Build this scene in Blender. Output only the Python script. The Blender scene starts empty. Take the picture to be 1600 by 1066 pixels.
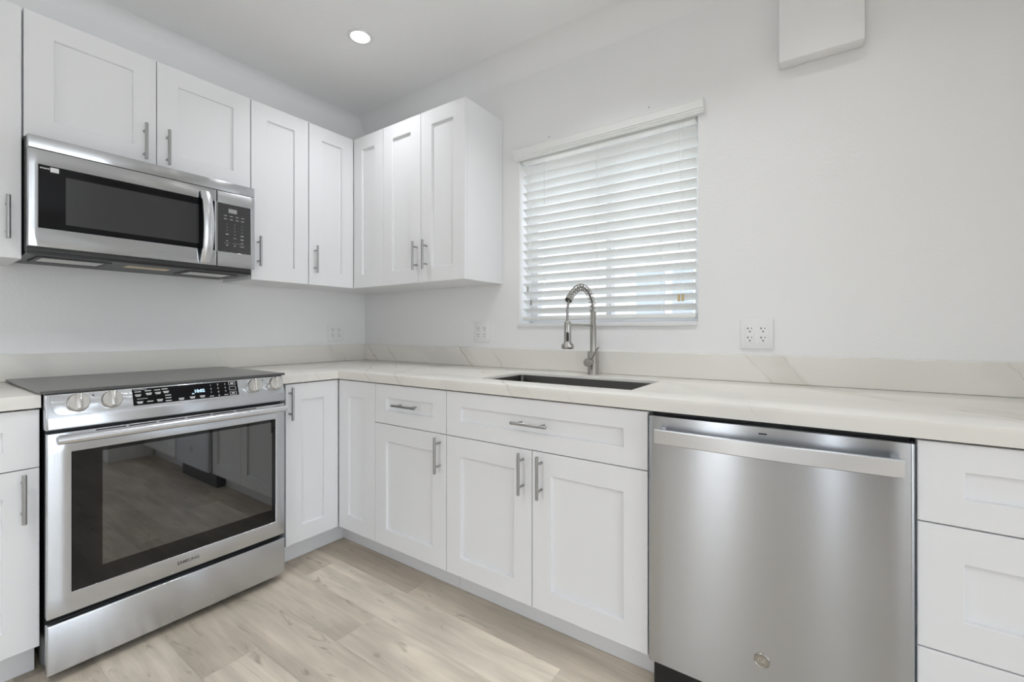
import bpy, bmesh, math, random
from mathutils import Vector, Matrix
random.seed(7)
sc = bpy.context.scene
COL = sc.collection
PI = math.pi

# ------------------------------------------------------------------ camera
cam_d = bpy.data.cameras.new('camera')
cam = bpy.data.objects.new('camera', cam_d)
COL.objects.link(cam)
cam.location = (2.6763, -2.0034, 1.113)
cam.rotation_euler = (PI / 2, 0, math.radians(35.059))
cam_d.sensor_width = 36
cam_d.lens = 703.26 / 1600 * 36
cam_d.shift_y = -(533 - 516.9) / 1600
cam_d.clip_start = 0.02
sc.camera = cam

# ------------------------------------------------------------------ view, world, lamps
sc.view_settings.view_transform = 'Standard'
sc.view_settings.look = 'None'
sc.view_settings.gamma = 1.0
sc.view_settings.use_curve_mapping = False
sc.view_settings.exposure = 0.12
sc.cycles.max_bounces = 10
sc.cycles.diffuse_bounces = 6
sc.cycles.glossy_bounces = 5
sc.cycles.sample_clamp_indirect = 6

CEIL = 2.575
ROOM_X, ROOM_Y = 6.2, -5.0
# strength of every light, the added fills included
W = {'sky': 0.30, 'sun': 3.5, 'kitchen_window': 28.0, 'glass_door': 10.0, 'sidelight': 4.5, 'living_window': 1.0, 'side_fill': 50.0, 'ceiling_fill': 115.0,
     'd0': 2.2, 'd1': 1.5, 'd2': 0.3, 'd3': 7.5, 'd4': 1.5, 'd5': 0.5, 'd6': 1.0, 'd7': 1.0, 'd8': 2.6, 'lens': 7.0}
# (x, y, strength) of the ceiling downlights
LIGHTS = [(0.775, -0.606, 'd0'), (2.65, -0.66, 'd1'), (4.27, -0.56, 'd2'), (1.70, -2.45, 'd3'),
          (3.45, -2.45, 'd4'), (5.2, -2.45, 'd5'), (1.70, -4.1, 'd6'), (3.45, -4.1, 'd7'), (1.88, -0.66, 'd8')]


w = bpy.data.worlds.new('sky')
sc.world = w
w.use_nodes = True
wn = w.node_tree.nodes
sky = wn.new('ShaderNodeTexSky')
sky.sky_type = 'NISHITA'
sky.sun_disc = False
sky.sun_elevation = math.radians(50)
sky.sun_rotation = math.radians(200)
sky.air_density = 1.0
sky.dust_density = 3.0
w.node_tree.links.new(sky.outputs[0], wn['Background'].inputs[0])
wn['Background'].inputs[1].default_value = W['sky']

def area(name, loc, rot, sx, sy, watts, colour, shape='RECTANGLE', spread=PI):
    d = bpy.data.lights.new(name, 'AREA')
    d.shape = shape
    d.size = sx
    d.size_y = sy
    d.energy = watts
    d.color = colour
    d.spread = spread
    o = bpy.data.objects.new(name, d)
    COL.objects.link(o)
    o.location = loc
    o.rotation_euler = rot
    return o


# daylight that comes in by the kitchen window, by the glass door and by the
# big window of the living end of the room behind the camera
DAY = (0.885, 0.955, 1.03)
area('daylight_kitchen_window', (1.774, 0.95, 2.75), (math.radians(-42), 0, 0), 1.2, 0.7, W['kitchen_window'], DAY)
area('daylight_glass_door', (1.58, ROOM_Y - 0.22, 1.06), (math.radians(90), 0, 0), 0.46, 2.0, W['glass_door'], DAY)
area('daylight_sidelight', (2.75, ROOM_Y - 0.22, 1.06), (math.radians(90), 0, 0), 0.09, 2.0, W['sidelight'], DAY)
area('daylight_living_window', (4.4, ROOM_Y - 0.22, 1.4), (math.radians(90), 0, 0), 1.6, 1.4, W['living_window'], DAY)
area('added_ceiling_fill', (ROOM_X + 1.5, -2.3, -0.05), (math.radians(128), 0, math.radians(90)), 2.4, 1.6, W['ceiling_fill'], DAY)  # added fill, aimed upward through the side opening to brighten the ceiling
area('added_side_fill', (ROOM_X + 0.22, -2.3, 1.3), (math.radians(90), 0, math.radians(90)), 2.4, 1.8, W['side_fill'], DAY)  # added fill that brightens the faces turned towards the right wall

sun_d = bpy.data.lights.new('sun', 'SUN')
sun_d.energy = W['sun']
sun_d.angle = math.radians(2)
sun = bpy.data.objects.new('sun', sun_d)
COL.objects.link(sun)
sun.rotation_euler = (math.radians(40), 0, math.radians(25))


# ------------------------------------------------------------------ materials
class NT:
    def __init__(self, name):
        self.m = bpy.data.materials.new(name)
        self.m.use_nodes = True
        self.t = self.m.node_tree
        self.b = self.t.nodes['Principled BSDF']

    def n(self, typ, **kw):
        x = self.t.nodes.new(typ)
        for k, v in kw.items():
            if k.startswith('i_'):
                x.inputs[k[2:].replace('_', ' ')].default_value = v
            else:
                setattr(x, k, v)
        return x

    def l(self, a, b):
        self.t.links.new(a, b)

    def math(self, op, a, b=None, c=None):
        x = self.t.nodes.new('ShaderNodeMath')
        x.operation = op
        for i, v in enumerate((a, b, c)):
            if v is None:
                continue
            if isinstance(v, (int, float)):
                x.inputs[i].default_value = v
            else:
                self.l(v, x.inputs[i])
        return x.outputs[0]

    def mix(self, f, a, b):
        x = self.t.nodes.new('ShaderNodeMix')
        x.data_type = 'RGBA'
        if isinstance(f, (int, float)):
            x.inputs[0].default_value = f
        else:
            self.l(f, x.inputs[0])
        for i, v in ((6, a), (7, b)):
            if isinstance(v, tuple):
                x.inputs[i].default_value = v if len(v) == 4 else v + (1,)
            else:
                self.l(v, x.inputs[i])
        return x.outputs[2]

    def set(self, **kw):
        names = {'col': 'Base Color', 'rough': 'Roughness', 'metal': 'Metallic', 'ior': 'IOR', 'spec': 'Specular IOR Level',
                 'aniso': 'Anisotropic', 'arot': 'Anisotropic Rotation', 'trans': 'Transmission Weight', 'alpha': 'Alpha',
                 'emit': 'Emission Color', 'emits': 'Emission Strength', 'coat': 'Coat Weight', 'coatr': 'Coat Roughness'}
        for k, v in kw.items():
            i = self.b.inputs[names[k]]
            if isinstance(v, tuple):
                v = v if len(v) == 4 else v + (1,)
            i.default_value = v
        return self

    def bump(self, h, strength, dist):
        b = self.n('ShaderNodeBump')
        b.inputs['Strength'].default_value = strength
        b.inputs['Distance'].default_value = dist
        self.l(h, b.inputs['Height'])
        self.l(b.outputs[0], self.b.inputs['Normal'])


def simple(name, col, rough=0.5, metal=0.0, **kw):
    t = NT(name)
    t.set(col=col, rough=rough, metal=metal, **kw)
    return t.m


def plaster(name, col, scale, strength):
    t = NT(name)
    t.set(col=col, rough=0.6, spec=0.3)
    g = t.n('ShaderNodeNewGeometry')
    n1 = t.n('ShaderNodeTexNoise', i_Scale=scale, i_Detail=3.0)
    n2 = t.n('ShaderNodeTexNoise', i_Scale=scale * 0.22, i_Detail=2.0)
    t.l(g.outputs['Position'], n1.inputs['Vector'])
    t.l(g.outputs['Position'], n2.inputs['Vector'])
    t.bump(t.math('ADD', n1.outputs[0], n2.outputs[0]), strength, 0.004)
    return t.m


AROT = 0.25


def steel(name, col=(0.60, 0.60, 0.59), rough=0.26, aniso=0.75, axis='y', bump=0.02):
    """brushed stainless, the brushing runs along the given horizontal axis"""
    t = NT(name)
    t.set(col=col, rough=rough, metal=1.0, aniso=aniso, arot=AROT)
    tg = t.n('ShaderNodeTangent', direction_type='RADIAL', axis='Z')
    t.l(tg.outputs[0], t.b.inputs['Tangent'])
    g = t.n('ShaderNodeNewGeometry')
    mp = t.n('ShaderNodeMapping')
    mp.inputs['Scale'].default_value = (3, 3, 700) if axis != 'z' else (700, 700, 3)
    t.l(g.outputs['Position'], mp.inputs['Vector'])
    n1 = t.n('ShaderNodeTexNoise', i_Scale=1.0, i_Detail=2.0)
    t.l(mp.outputs[0], n1.inputs['Vector'])
    t.l(t.math('MULTIPLY_ADD', n1.outputs[0], 0.10, rough - 0.05), t.b.inputs['Roughness'])
    t.bump(n1.outputs[0], bump, 0.001)
    return t.m


def marble():
    t = NT('quartz')
    t.set(rough=0.22, spec=0.45)
    g = t.n('ShaderNodeNewGeometry')
    pos = g.outputs['Position']
    sx = t.n('ShaderNodeSeparateXYZ')
    t.l(pos, sx.inputs[0])
    cloud = t.n('ShaderNodeTexNoise', i_Scale=2.3, i_Detail=5.0, i_Roughness=0.6)
    t.l(pos, cloud.inputs['Vector'])
    fine = t.n('ShaderNodeTexNoise', i_Scale=9.0, i_Detail=4.0)
    t.l(pos, fine.inputs['Vector'])
    base = t.mix(t.math('MULTIPLY', cloud.outputs[0], 1.0), (0.765, 0.738, 0.682), (0.82, 0.80, 0.758))
    # warped coordinate running across the slabs; veins sit on chosen values of it
    warp = t.math('MULTIPLY', t.math('SUBTRACT', fine.outputs[0], 0.5), 0.10)
    u = t.math('ADD', t.math('ADD', sx.outputs[0], t.math('MULTIPLY', sx.outputs[1], 1.15)),
               t.math('ADD', t.math('MULTIPLY', sx.outputs[2], 0.75), warp))
    mask = None
    for v, wd, amt in ((0.10, 0.006, 0.35), (0.815, 0.008, 0.75), (1.66, 0.012, 0.85), (1.30, 0.006, 0.4), (3.16, 0.010, 0.8), (3.27, 0.005, 0.6), (3.86, 0.006, 0.5), (-0.02, 0.004, 0.35),
                       (-0.32, 0.005, 0.4), (2.45, 0.005, 0.4), (0.45, 0.006, 0.45), (1.02, 0.010, 0.45), (1.88, 0.008, 0.4)):
        d = t.math('ABSOLUTE', t.math('SUBTRACT', u, v))
        k = t.n('ShaderNodeMapRange', interpolation_type='SMOOTHSTEP')
        t.l(d, k.inputs[0])
        k.inputs[1].default_value = 0.0
        k.inputs[2].default_value = wd
        k.inputs[3].default_value = amt
        k.inputs[4].default_value = 0.0
        mask = k.outputs[0] if mask is None else t.math('MAXIMUM', mask, k.outputs[0])
    for v0, v1, amt in ((3.16, 3.285, 0.22), (1.66, 1.73, 0.16)):
        k = t.n('ShaderNodeMapRange', interpolation_type='SMOOTHSTEP')
        t.l(t.math('ABSOLUTE', t.math('SUBTRACT', u, (v0 + v1) / 2)), k.inputs[0])
        k.inputs[1].default_value = (v1 - v0) * 0.42
        k.inputs[2].default_value = (v1 - v0) * 0.55
        k.inputs[3].default_value = amt
        k.inputs[4].default_value = 0.0
        mask = t.math('MAXIMUM', mask, k.outputs[0])
    brk = t.n('ShaderNodeTexNoise', i_Scale=6.0, i_Detail=2.0)
    t.l(pos, brk.inputs['Vector'])
    kb = t.n('ShaderNodeMapRange')
    t.l(brk.outputs[0], kb.inputs[0])
    kb.inputs[1].default_value = 0.35
    kb.inputs[2].default_value = 0.6
    mask = t.math('MULTIPLY', mask, kb.outputs[0])
    # broad pale grey feathers
    fe = t.n('ShaderNodeTexWave', wave_type='BANDS', bands_direction='DIAGONAL')
    fe.inputs['Scale'].default_value = 0.55
    fe.inputs['Distortion'].default_value = 9.0
    fe.inputs['Detail'].default_value = 4.0
    fe.inputs['Detail Scale'].default_value = 1.6
    t.l(pos, fe.inputs['Vector'])
    kf = t.n('ShaderNodeMapRange', interpolation_type='SMOOTHSTEP')
    t.l(fe.outputs[1], kf.inputs[0])
    kf.inputs[1].default_value = 0.90
    kf.inputs[2].default_value = 1.0
    kf.inputs[4].default_value = 0.18
    c = t.mix(kf.outputs[0], base, (0.56, 0.55, 0.53))
    c = t.mix(t.math('MULTIPLY', mask, 0.95), c, (0.50, 0.44, 0.345))
    t.l(c, t.b.inputs['Base Color'])
    return t.m


def floor_mat():
    t = NT('vinyl_plank')
    t.set(rough=0.42, spec=0.4)
    at = t.n('ShaderNodeAttribute', attribute_name='plank')
    sep = t.n('ShaderNodeSeparateColor')
    t.l(at.outputs['Color'], sep.inputs[0])
    tone, off = sep.outputs[0], sep.outputs[1]
    g = t.n('ShaderNodeNewGeometry')
    cmb = t.n('ShaderNodeCombineXYZ')
    t.l(t.math('MULTIPLY', off, 40.0), cmb.inputs[0])
    t.l(t.math('MULTIPLY', off, 17.0), cmb.inputs[1])
    add = t.n('ShaderNodeVectorMath', operation='ADD')
    t.l(g.outputs['Position'], add.inputs[0])
    t.l(cmb.outputs[0], add.inputs[1])

    def noise(scale, detail, sx, sy, dist=0.0):
        mp = t.n('ShaderNodeMapping')
        mp.inputs['Scale'].default_value = (sx, sy, 1)
        t.l(add.outputs[0], mp.inputs['Vector'])
        n = t.n('ShaderNodeTexNoise', i_Scale=scale, i_Detail=detail, i_Distortion=dist)
        t.l(mp.outputs[0], n.inputs['Vector'])
        return n.outputs[0]
    grain = noise(1.0, 6.0, 2.2, 26.0, 0.8)
    fine = noise(1.0, 4.0, 9.0, 150.0)
    cloud = noise(1.0, 3.0, 2.0, 6.0, 0.4)
    knots = noise(1.0, 5.0, 4.5, 15.0, 2.2)
    a = t.mix(tone, (0.44, 0.375, 0.295), (0.74, 0.665, 0.555))
    k = t.n('ShaderNodeMapRange')
    t.l(cloud, k.inputs[0])
    k.inputs[1].default_value = 0.3
    k.inputs[2].default_value = 0.7
    k.inputs[3].default_value = 0.78
    k.inputs[4].default_value = 1.16
    k2 = t.n('ShaderNodeMapRange')
    t.l(grain, k2.inputs[0])
    k2.inputs[1].default_value = 0.3
    k2.inputs[2].default_value = 0.7
    k2.inputs[3].default_value = 0.84
    k2.inputs[4].default_value = 1.12
    k3 = t.n('ShaderNodeMapRange')
    t.l(fine, k3.inputs[0])
    k3.inputs[3].default_value = 0.95
    k3.inputs[4].default_value = 1.05
    f = t.math('MULTIPLY', t.math('MULTIPLY', k.outputs[0], k2.outputs[0]), k3.outputs[0])
    vm = t.n('ShaderNodeVectorMath', operation='SCALE')
    t.l(a, vm.inputs[0])
    t.l(f, vm.inputs['Scale'])
    kk = t.n('ShaderNodeMapRange', interpolation_type='SMOOTHSTEP')
    t.l(knots, kk.inputs[0])
    kk.inputs[1].default_value = 0.60
    kk.inputs[2].default_value = 0.78
    kk.inputs[4].default_value = 0.75
    c = t.mix(kk.outputs[0], vm.outputs[0], (0.27, 0.22, 0.165))
    t.l(c, t.b.inputs['Base Color'])
    t.bump(t.math('ADD', grain, fine), 0.08, 0.002)
    return t.m


M = {}
M['wall'] = plaster('wall_paint', (0.855, 0.855, 0.853), 95, 0.16)
M['ceiling'] = plaster('ceiling_paint', (0.90, 0.90, 0.90), 70, 0.08)
M['cab'] = simple('cabinet_paint', (0.83, 0.83, 0.84), 0.32, spec=0.4)
M['cab_in'] = simple('cabinet_box', (0.72, 0.71, 0.69), 0.55)
M['dark_gap'] = simple('gap_black', (0.012, 0.012, 0.012), 0.7)
M['quartz'] = marble()
M['floor'] = floor_mat()
M['steel'] = steel('brushed_steel', (0.625, 0.645, 0.675), 0.25, 0.93)
M['steel_dw'] = steel('dishwasher_steel', (0.515, 0.535, 0.565), 0.22, 0.97)
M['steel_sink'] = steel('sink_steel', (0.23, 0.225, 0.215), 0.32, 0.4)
M['steel_bar'] = simple('handle_steel', (0.70, 0.715, 0.74), 0.27, 1.0)
M['steel_mw'] = steel('microwave_steel', (0.54, 0.55, 0.565), 0.18, 0.95)
M['nickel'] = simple('brushed_nickel', (0.43, 0.415, 0.39), 0.27, 1.0)
M['hose'] = simple('hose_grey', (0.30, 0.29, 0.28), 0.35, 0.8)
M['pull'] = simple('pull_nickel', (0.42, 0.42, 0.42), 0.30, 1.0)
M['knob'] = simple('knob_chrome', (0.74, 0.73, 0.71), 0.16, 1.0)
M['black_glass'] = simple('black_glass', (0.008, 0.008, 0.009), 0.04, ior=1.27)
M['oven_glass'] = simple('oven_glass', (0.005, 0.005, 0.005), 0.02, ior=1.5)
M['inner_glass'] = simple('inner_oven_glass', (0.008, 0.008, 0.008), 0.02, ior=2.25)
M['mw_screen'] = simple('microwave_screen', (0.050, 0.050, 0.051), 0.14, ior=1.4)
M['mw_panel'] = simple('microwave_panel', (0.050, 0.050, 0.051), 0.22, ior=1.5)
M['cooktop'] = simple('cooktop_glass', (0.075, 0.074, 0.071), 0.24, ior=1.6)
M['black'] = simple('black_enamel', (0.012, 0.012, 0.012), 0.35)
M['black_plastic'] = simple('black_plastic', (0.02, 0.02, 0.02), 0.5)
M['dark_grey'] = simple('dark_grey_metal', (0.055, 0.055, 0.055), 0.45)
M['filter'] = simple('filter_mesh', (0.80, 0.80, 0.79), 0.5, 0.2)
M['print'] = simple('white_print', (0.78, 0.78, 0.78), 0.5)
M['print_dim'] = simple('grey_print', (0.40, 0.40, 0.40), 0.5)
M['print_dark'] = simple('dark_print', (0.09, 0.09, 0.09), 0.5)
M['clock'] = simple('clock_digits', (0.1, 0.2, 0.3), 0.5, emit=(0.55, 0.80, 1.0), emits=1.6)
M['lcd'] = simple('lcd_grey', (0.36, 0.36, 0.36), 0.3)
M['plate'] = simple('outlet_plastic', (0.84, 0.84, 0.84), 0.3)
M['slot'] = simple('outlet_slot', (0.03, 0.03, 0.03), 0.6)
M['slat'] = simple('blind_slat', (0.84, 0.85, 0.83), 0.38, spec=0.4)
M['cord'] = simple('blind_cord', (0.78, 0.78, 0.77), 0.7)
M['tassel_grey'] = simple('tassel_grey', (0.36, 0.37, 0.33), 0.5)
M['tassel_tan'] = simple('tassel_tan', (0.60, 0.46, 0.24), 0.5)
M['sticker'] = simple('sticker', (0.82, 0.82, 0.82), 0.5)
M['frame_white'] = simple('window_frame_white', (0.80, 0.80, 0.80), 0.4)
M['lamp'] = simple('lamp_lens', (0.9, 0.9, 0.9), 0.4, emit=(1.0, 0.97, 0.92), emits=W['lens'])
M['hood_lamp'] = simple('hood_lamp', (0.80, 0.66, 0.46), 0.35)
M['stucco'] = plaster('pale_stucco', (0.80, 0.80, 0.80), 30, 0.2)
M['blue_glass'] = simple('blue_glass', (0.34, 0.41, 0.50), 0.25)
M['grass'] = simple('ground_outside', (0.42, 0.42, 0.36), 0.9)
M['screw'] = simple('screw_grey', (0.25, 0.25, 0.25), 0.5)
g = NT('window_glass')
for n in list(g.t.nodes):
    if n.type == 'BSDF_PRINCIPLED':
        g.t.nodes.remove(n)
tr = g.n('ShaderNodeBsdfTransparent')
gl = g.n('ShaderNodeBsdfGlossy')
gl.inputs['Roughness'].default_value = 0.02
mx = g.n('ShaderNodeMixShader')
mx.inputs[0].default_value = 0.06
g.l(tr.outputs[0], mx.inputs[1])
g.l(gl.outputs[0], mx.inputs[2])
g.l(mx.outputs[0], g.t.nodes['Material Output'].inputs[0])
M['glass'] = g.m

# ------------------------------------------------------------------ mesh helpers
ORG = {}


def obj(name, bm, mats, parent=None, origin=None, smooth=None):
    """link a bmesh given in world coordinates as ONE object"""
    me = bpy.data.meshes.new(name)
    o = bpy.data.objects.new(name, me)
    if parent is not None:
        org = ORG[parent.name]
    else:
        org = Vector(origin) if origin is not None else Vector((0, 0, 0))
    bmesh.ops.recalc_face_normals(bm, faces=bm.faces)
    bmesh.ops.translate(bm, verts=bm.verts, vec=-org)
    bm.to_mesh(me)
    bm.free()
    for m in (mats if isinstance(mats, (list, tuple)) else [mats]):
        me.materials.append(M[m])
    if smooth is not None:
        me.shade_smooth()
        if smooth < 180:
            me.set_sharp_from_angle(angle=math.radians(smooth))
    COL.objects.link(o)
    if parent is not None:
        o.parent = parent
    else:
        o.location = org
    ORG[o.name] = org
    return o


def thing(name, loc, label, cat, group=None):
    o = bpy.data.objects.new(name, None)
    o.empty_display_size = 0.1
    COL.objects.link(o)
    o.location = loc
    ORG[o.name] = Vector(loc)
    tag(o, label, cat, group)
    return o


def tag(o, label, cat, group=None):
    o['label'] = label
    o['category'] = cat
    if group:
        o['group'] = group
    return o


def struct(o, label=None):
    o['kind'] = 'structure'
    if label:
        o['label'] = label
    return o


def box(bm, x0, x1, y0, y1, z0, z1, bev=0.0, seg=2, mi=0):
    x0, x1 = sorted((x0, x1)); y0, y1 = sorted((y0, y1)); z0, z1 = sorted((z0, z1))
    vs = [bm.verts.new(p) for p in ((x0, y0, z0), (x1, y0, z0), (x1, y1, z0), (x0, y1, z0),
                                    (x0, y0, z1), (x1, y0, z1), (x1, y1, z1), (x0, y1, z1))]
    fs = [bm.faces.new([vs[i] for i in q]) for q in ((3, 2, 1, 0), (4, 5, 6, 7), (0, 1, 5, 4), (1, 2, 6, 5), (2, 3, 7, 6), (3, 0, 4, 7))]
    for f in fs:
        f.material_index = mi
    if bev > 0:
        es = list({e for f in fs for e in f.edges})
        r = bmesh.ops.bevel(bm, geom=es, offset=bev, segments=seg, profile=0.5, affect='EDGES')
        for f in r['faces']:
            f.material_index = mi
    return vs


def basis(p0, p1):
    d = (Vector(p1) - Vector(p0)).normalized()
    a = Vector((0, 0, 1)) if abs(d.z) < 0.9 else Vector((1, 0, 0))
    u = d.cross(a).normalized()
    return d, u, d.cross(u).normalized()


def cyl(bm, p0, p1, r0, r1=None, seg=24, mi=0, cap=True):
    r1 = r0 if r1 is None else r1
    d, u, v = basis(p0, p1)
    rings = []
    for p, r in ((Vector(p0), r0), (Vector(p1), r1)):
        rings.append([bm.verts.new(p + (u * math.cos(2 * PI * i / seg) + v * math.sin(2 * PI * i / seg)) * r) for i in range(seg)])
    for i in range(seg):
        f = bm.faces.new((rings[0][i], rings[0][(i + 1) % seg], rings[1][(i + 1) % seg], rings[1][i]))
        f.material_index = mi
    if cap:
        bm.faces.new(rings[0][::-1]).material_index = mi
        bm.faces.new(rings[1]).material_index = mi


def lathe(bm, base, axis, prof, seg=32, mi=0):
    """prof: (radius, distance along the axis)"""
    base = Vector(base)
    d, u, v = basis(base, base + Vector(axis))
    rings = []
    for r, h in prof:
        if r < 1e-6:
            rings.append([bm.verts.new(base + d * h)])
        else:
            rings.append([bm.verts.new(base + d * h + (u * math.cos(2 * PI * i / seg) + v * math.sin(2 * PI * i / seg)) * r) for i in range(seg)])
    for a, b in zip(rings, rings[1:]):
        for i in range(seg):
            j = (i + 1) % seg
            q = [a[i % len(a)], a[j % len(a)], b[j % len(b)], b[i % len(b)]]
            q2 = []
            for x in q:
                if x not in q2:
                    q2.append(x)
            if len(q2) >= 3:
                bm.faces.new(q2).material_index = mi
    for r in (rings[0], rings[-1]):
        if len(r) > 1:
            bm.faces.new(r).material_index = mi


def tube(bm, pts, r, seg=10, mi=0, closed=False):
    pts = [Vector(p) for p in pts]
    n = len(pts)
    rings = []
    prev = None
    for i, p in enumerate(pts):
        t = (pts[min(i + 1, n - 1)] - pts[max(i - 1, 0)]).normalized()
        if prev is None:
            a = Vector((1, 0, 0)) if abs(t.x) < 0.9 else Vector((0, 0, 1))
            u = (a - t * a.dot(t)).normalized()
        else:
            u = (prev - t * prev.dot(t)).normalized()
        prev = u
        v = t.cross(u)
        rr = r[i] if isinstance(r, (list, tuple)) else r
        rings.append([bm.verts.new(p + (u * math.cos(2 * PI * k / seg) + v * math.sin(2 * PI * k / seg)) * rr) for k in range(seg)])
    for a, b in zip(rings, rings[1:]):
        for k in range(seg):
            bm.faces.new((a[k], a[(k + 1) % seg], b[(k + 1) % seg], b[k])).material_index = mi
    bm.faces.new(rings[0][::-1]).material_index = mi
    bm.faces.new(rings[-1]).material_index = mi


def extrude_poly(bm, pts, vec, mi=0):
    """prism: polygon pts (3-D) moved by vec"""
    a = [bm.verts.new(p) for p in pts]
    b = [bm.verts.new(Vector(p) + Vector(vec)) for p in pts]
    n = len(pts)
    bm.faces.new(a[::-1]).material_index = mi
    bm.faces.new(b).material_index = mi
    for i in range(n):
        bm.faces.new((a[i], a[(i + 1) % n], b[(i + 1) % n], b[i])).material_index = mi


def cells(bm, us, vs, inside, w0, w1, put, bev=0.0, top_only=False):
    """slab made of the grid cells for which inside(u, v) holds; put(u, v, w) -> point"""
    lo, hi = {}, {}

    def vert(d, i, j, wv):
        if (i, j) not in d:
            d[(i, j)] = bm.verts.new(put(us[i], vs[j], wv))
        return d[(i, j)]
    nu, nv = len(us) - 1, len(vs) - 1
    on = {(i, j) for i in range(nu) for j in range(nv) if inside((us[i] + us[i + 1]) / 2, (vs[j] + vs[j + 1]) / 2)}
    for i, j in on:
        c = [(i, j), (i + 1, j), (i + 1, j + 1), (i, j + 1)]
        bm.faces.new([vert(hi, a, b, w1) for a, b in c])
        bm.faces.new([vert(lo, a, b, w0) for a, b in c][::-1])
        for (di, dj), (p, q) in (((0, -1), (c[0], c[1])), ((1, 0), (c[1], c[2])), ((0, 1), (c[2], c[3])), ((-1, 0), (c[3], c[0]))):
            if (i + di, j + dj) not in on:
                bm.faces.new((vert(lo, *p, w0), vert(lo, *q, w0), vert(hi, *q, w1), vert(hi, *p, w1)))
    bmesh.ops.recalc_face_normals(bm, faces=bm.faces)
    if bev:
        es = [e for e in bm.edges if len(e.link_faces) == 2 and e.calc_face_angle(0) > 0.5 and (not top_only or min(v.co.z for v in e.verts) > w1 - 1e-5)]
        bmesh.ops.bevel(bm, geom=es, offset=bev, segments=2, profile=0.5, affect='EDGES')


def text_bm(bm, s, size, mat, thick=0.0004, align='CENTER', mi=0, bold=0.0, xscale=1.0):
    cu = bpy.data.curves.new('t', 'FONT')
    cu.body = s
    cu.size = size
    cu.align_x = align
    cu.align_y = 'CENTER'
    cu.extrude = thick
    cu.offset = bold
    cu.resolution_u = 3
    to = bpy.data.objects.new('t', cu)
    COL.objects.link(to)
    dg = bpy.context.evaluated_depsgraph_get()
    dg.update()
    me = bpy.data.meshes.new_from_object(to.evaluated_get(dg))
    me.transform(mat @ Matrix.Diagonal((xscale, 1, 1, 1)))
    before = set(bm.faces)
    bm.from_mesh(me)
    for f in bm.faces:
        if f not in before:
            f.material_index = mi
    bpy.data.objects.remove(to)
    bpy.data.curves.remove(cu)
    bpy.data.meshes.remove(me)


def frame_mat(origin, right, up):
    r, u = Vector(right).normalized(), Vector(up).normalized()
    n = r.cross(u)
    m = Matrix((r, u, n)).transposed().to_4x4()
    m.translation = Vector(origin)
    return m


# wall frames: u along the wall (rightwards as seen), n out of the wall
def PL(u, n, z): return (n, u, z)          # stove wall x = 0
def PB(u, n, z): return (u, -n, z)         # window wall y = 0


def fbox(bm, F, u0, u1, n0, n1, z0, z1, bev=0.0, seg=2, mi=0):
    a, b = F(u0, n0, z0), F(u1, n1, z1)
    box(bm, a[0], b[0], a[1], b[1], a[2], b[2], bev, seg, mi)


def shaker(bm, F, u0, u1, z0, z1, n0, n1, rail=0.077, stile=0.077, rec=0.0115):
    """slab with a recessed flat centre panel"""
    def ring(iu, iz, n):
        return [bm.verts.new(F(*p)) for p in ((u0 + iu, n, z0 + iz), (u1 - iu, n, z0 + iz), (u1 - iu, n, z1 - iz), (u0 + iu, n, z1 - iz))]
    e = 0.0018
    rs = [ring(0, 0, n0), ring(0, 0, n1 - e), ring(e * 0.35, e * 0.35, n1 - e * 0.35), ring(e, e, n1),
          ring(stile, rail, n1), ring(stile + 0.0012, rail + 0.0012, n1 - 0.0008), ring(stile + 0.003, rail + 0.003, n1 - rec)]
    for a, b in zip(rs, rs[1:]):
        for i in range(4):
            j = (i + 1) % 4
            bm.faces.new((a[i], a[j], b[j], b[i]))
    bm.faces.new(rs[0][::-1])
    bm.faces.new(rs[-1])


# ------------------------------------------------------------------ setting
# floor: 48 x 174 mm planks in one mesh, every plank carries a tone and a grain offset
bm = bmesh.new()
cl = bm.loops.layers.float_color.new('plank')
PW, LEN, Y0 = 0.174, 1.22, -0.699
JOINT = {0: 1.220, -1: 0.737, -2: 1.236, -3: 0.42, -4: 1.040}
TONE = {(0, 0): 0.22, (0, 1): 0.42, (-1, 0): 0.45, (-1, 1): 0.80, (-1, 2): 0.55, (-2, 0): 0.48, (-2, 1): 0.66, (-3, 1): 0.50, (-3, 0): 0.5, (-4, 0): 0.42, (-4, 1): 0.74}
row = math.ceil((0.0 - Y0) / PW)
while True:
    ya, yb = Y0 + (row - 1) * PW + PW, Y0 + row * PW + PW
    ya, yb = Y0 + row * PW, Y0 + (row + 1) * PW
    if yb < ROOM_Y:
        break
    j = JOINT.get(row, random.uniform(0.1, 1.2))
    k = 0
    xa = j - math.ceil(j / LEN) * LEN
    xs = [xa]
    while xs[-1] < ROOM_X:
        xs.append(xs[-1] + LEN)
    for xa, xb in zip(xs, xs[1:]):
        idx = int(round((xa - j) / LEN)) + 1
        tone = TONE.get((row, idx), random.uniform(0.3, 0.75))
        off = random.random()
        qa, qb = max(xa, 0.0), min(xb, ROOM_X)
        pa, pb = max(ya, ROOM_Y), min(yb, 0.0)
        if qb - qa < 0.01 or pb - pa < 0.005:
            continue
        gq = 0.0004
        f = bm.faces.new([bm.verts.new(p) for p in ((qa + gq, pa + gq, 0), (qb - gq, pa + gq, 0), (qb - gq, pb - gq, 0), (qa + gq, pb - gq, 0))])
        for lp in f.loops:
            lp[cl] = (tone, off, 0, 1)
    row -= 1
box(bm, 0, ROOM_X, ROOM_Y, 0, -0.1, -0.0012)
fl = obj('floor', bm, 'floor')
struct(fl, 'greige oak-look vinyl plank floor')

bm = bmesh.new()
box(bm, -0.15, ROOM_X + 0.15, ROOM_Y - 0.15, 0.2, CEIL, CEIL + 0.1)
struct(obj('ceiling', bm, 'ceiling'), 'smooth white ceiling')

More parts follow.
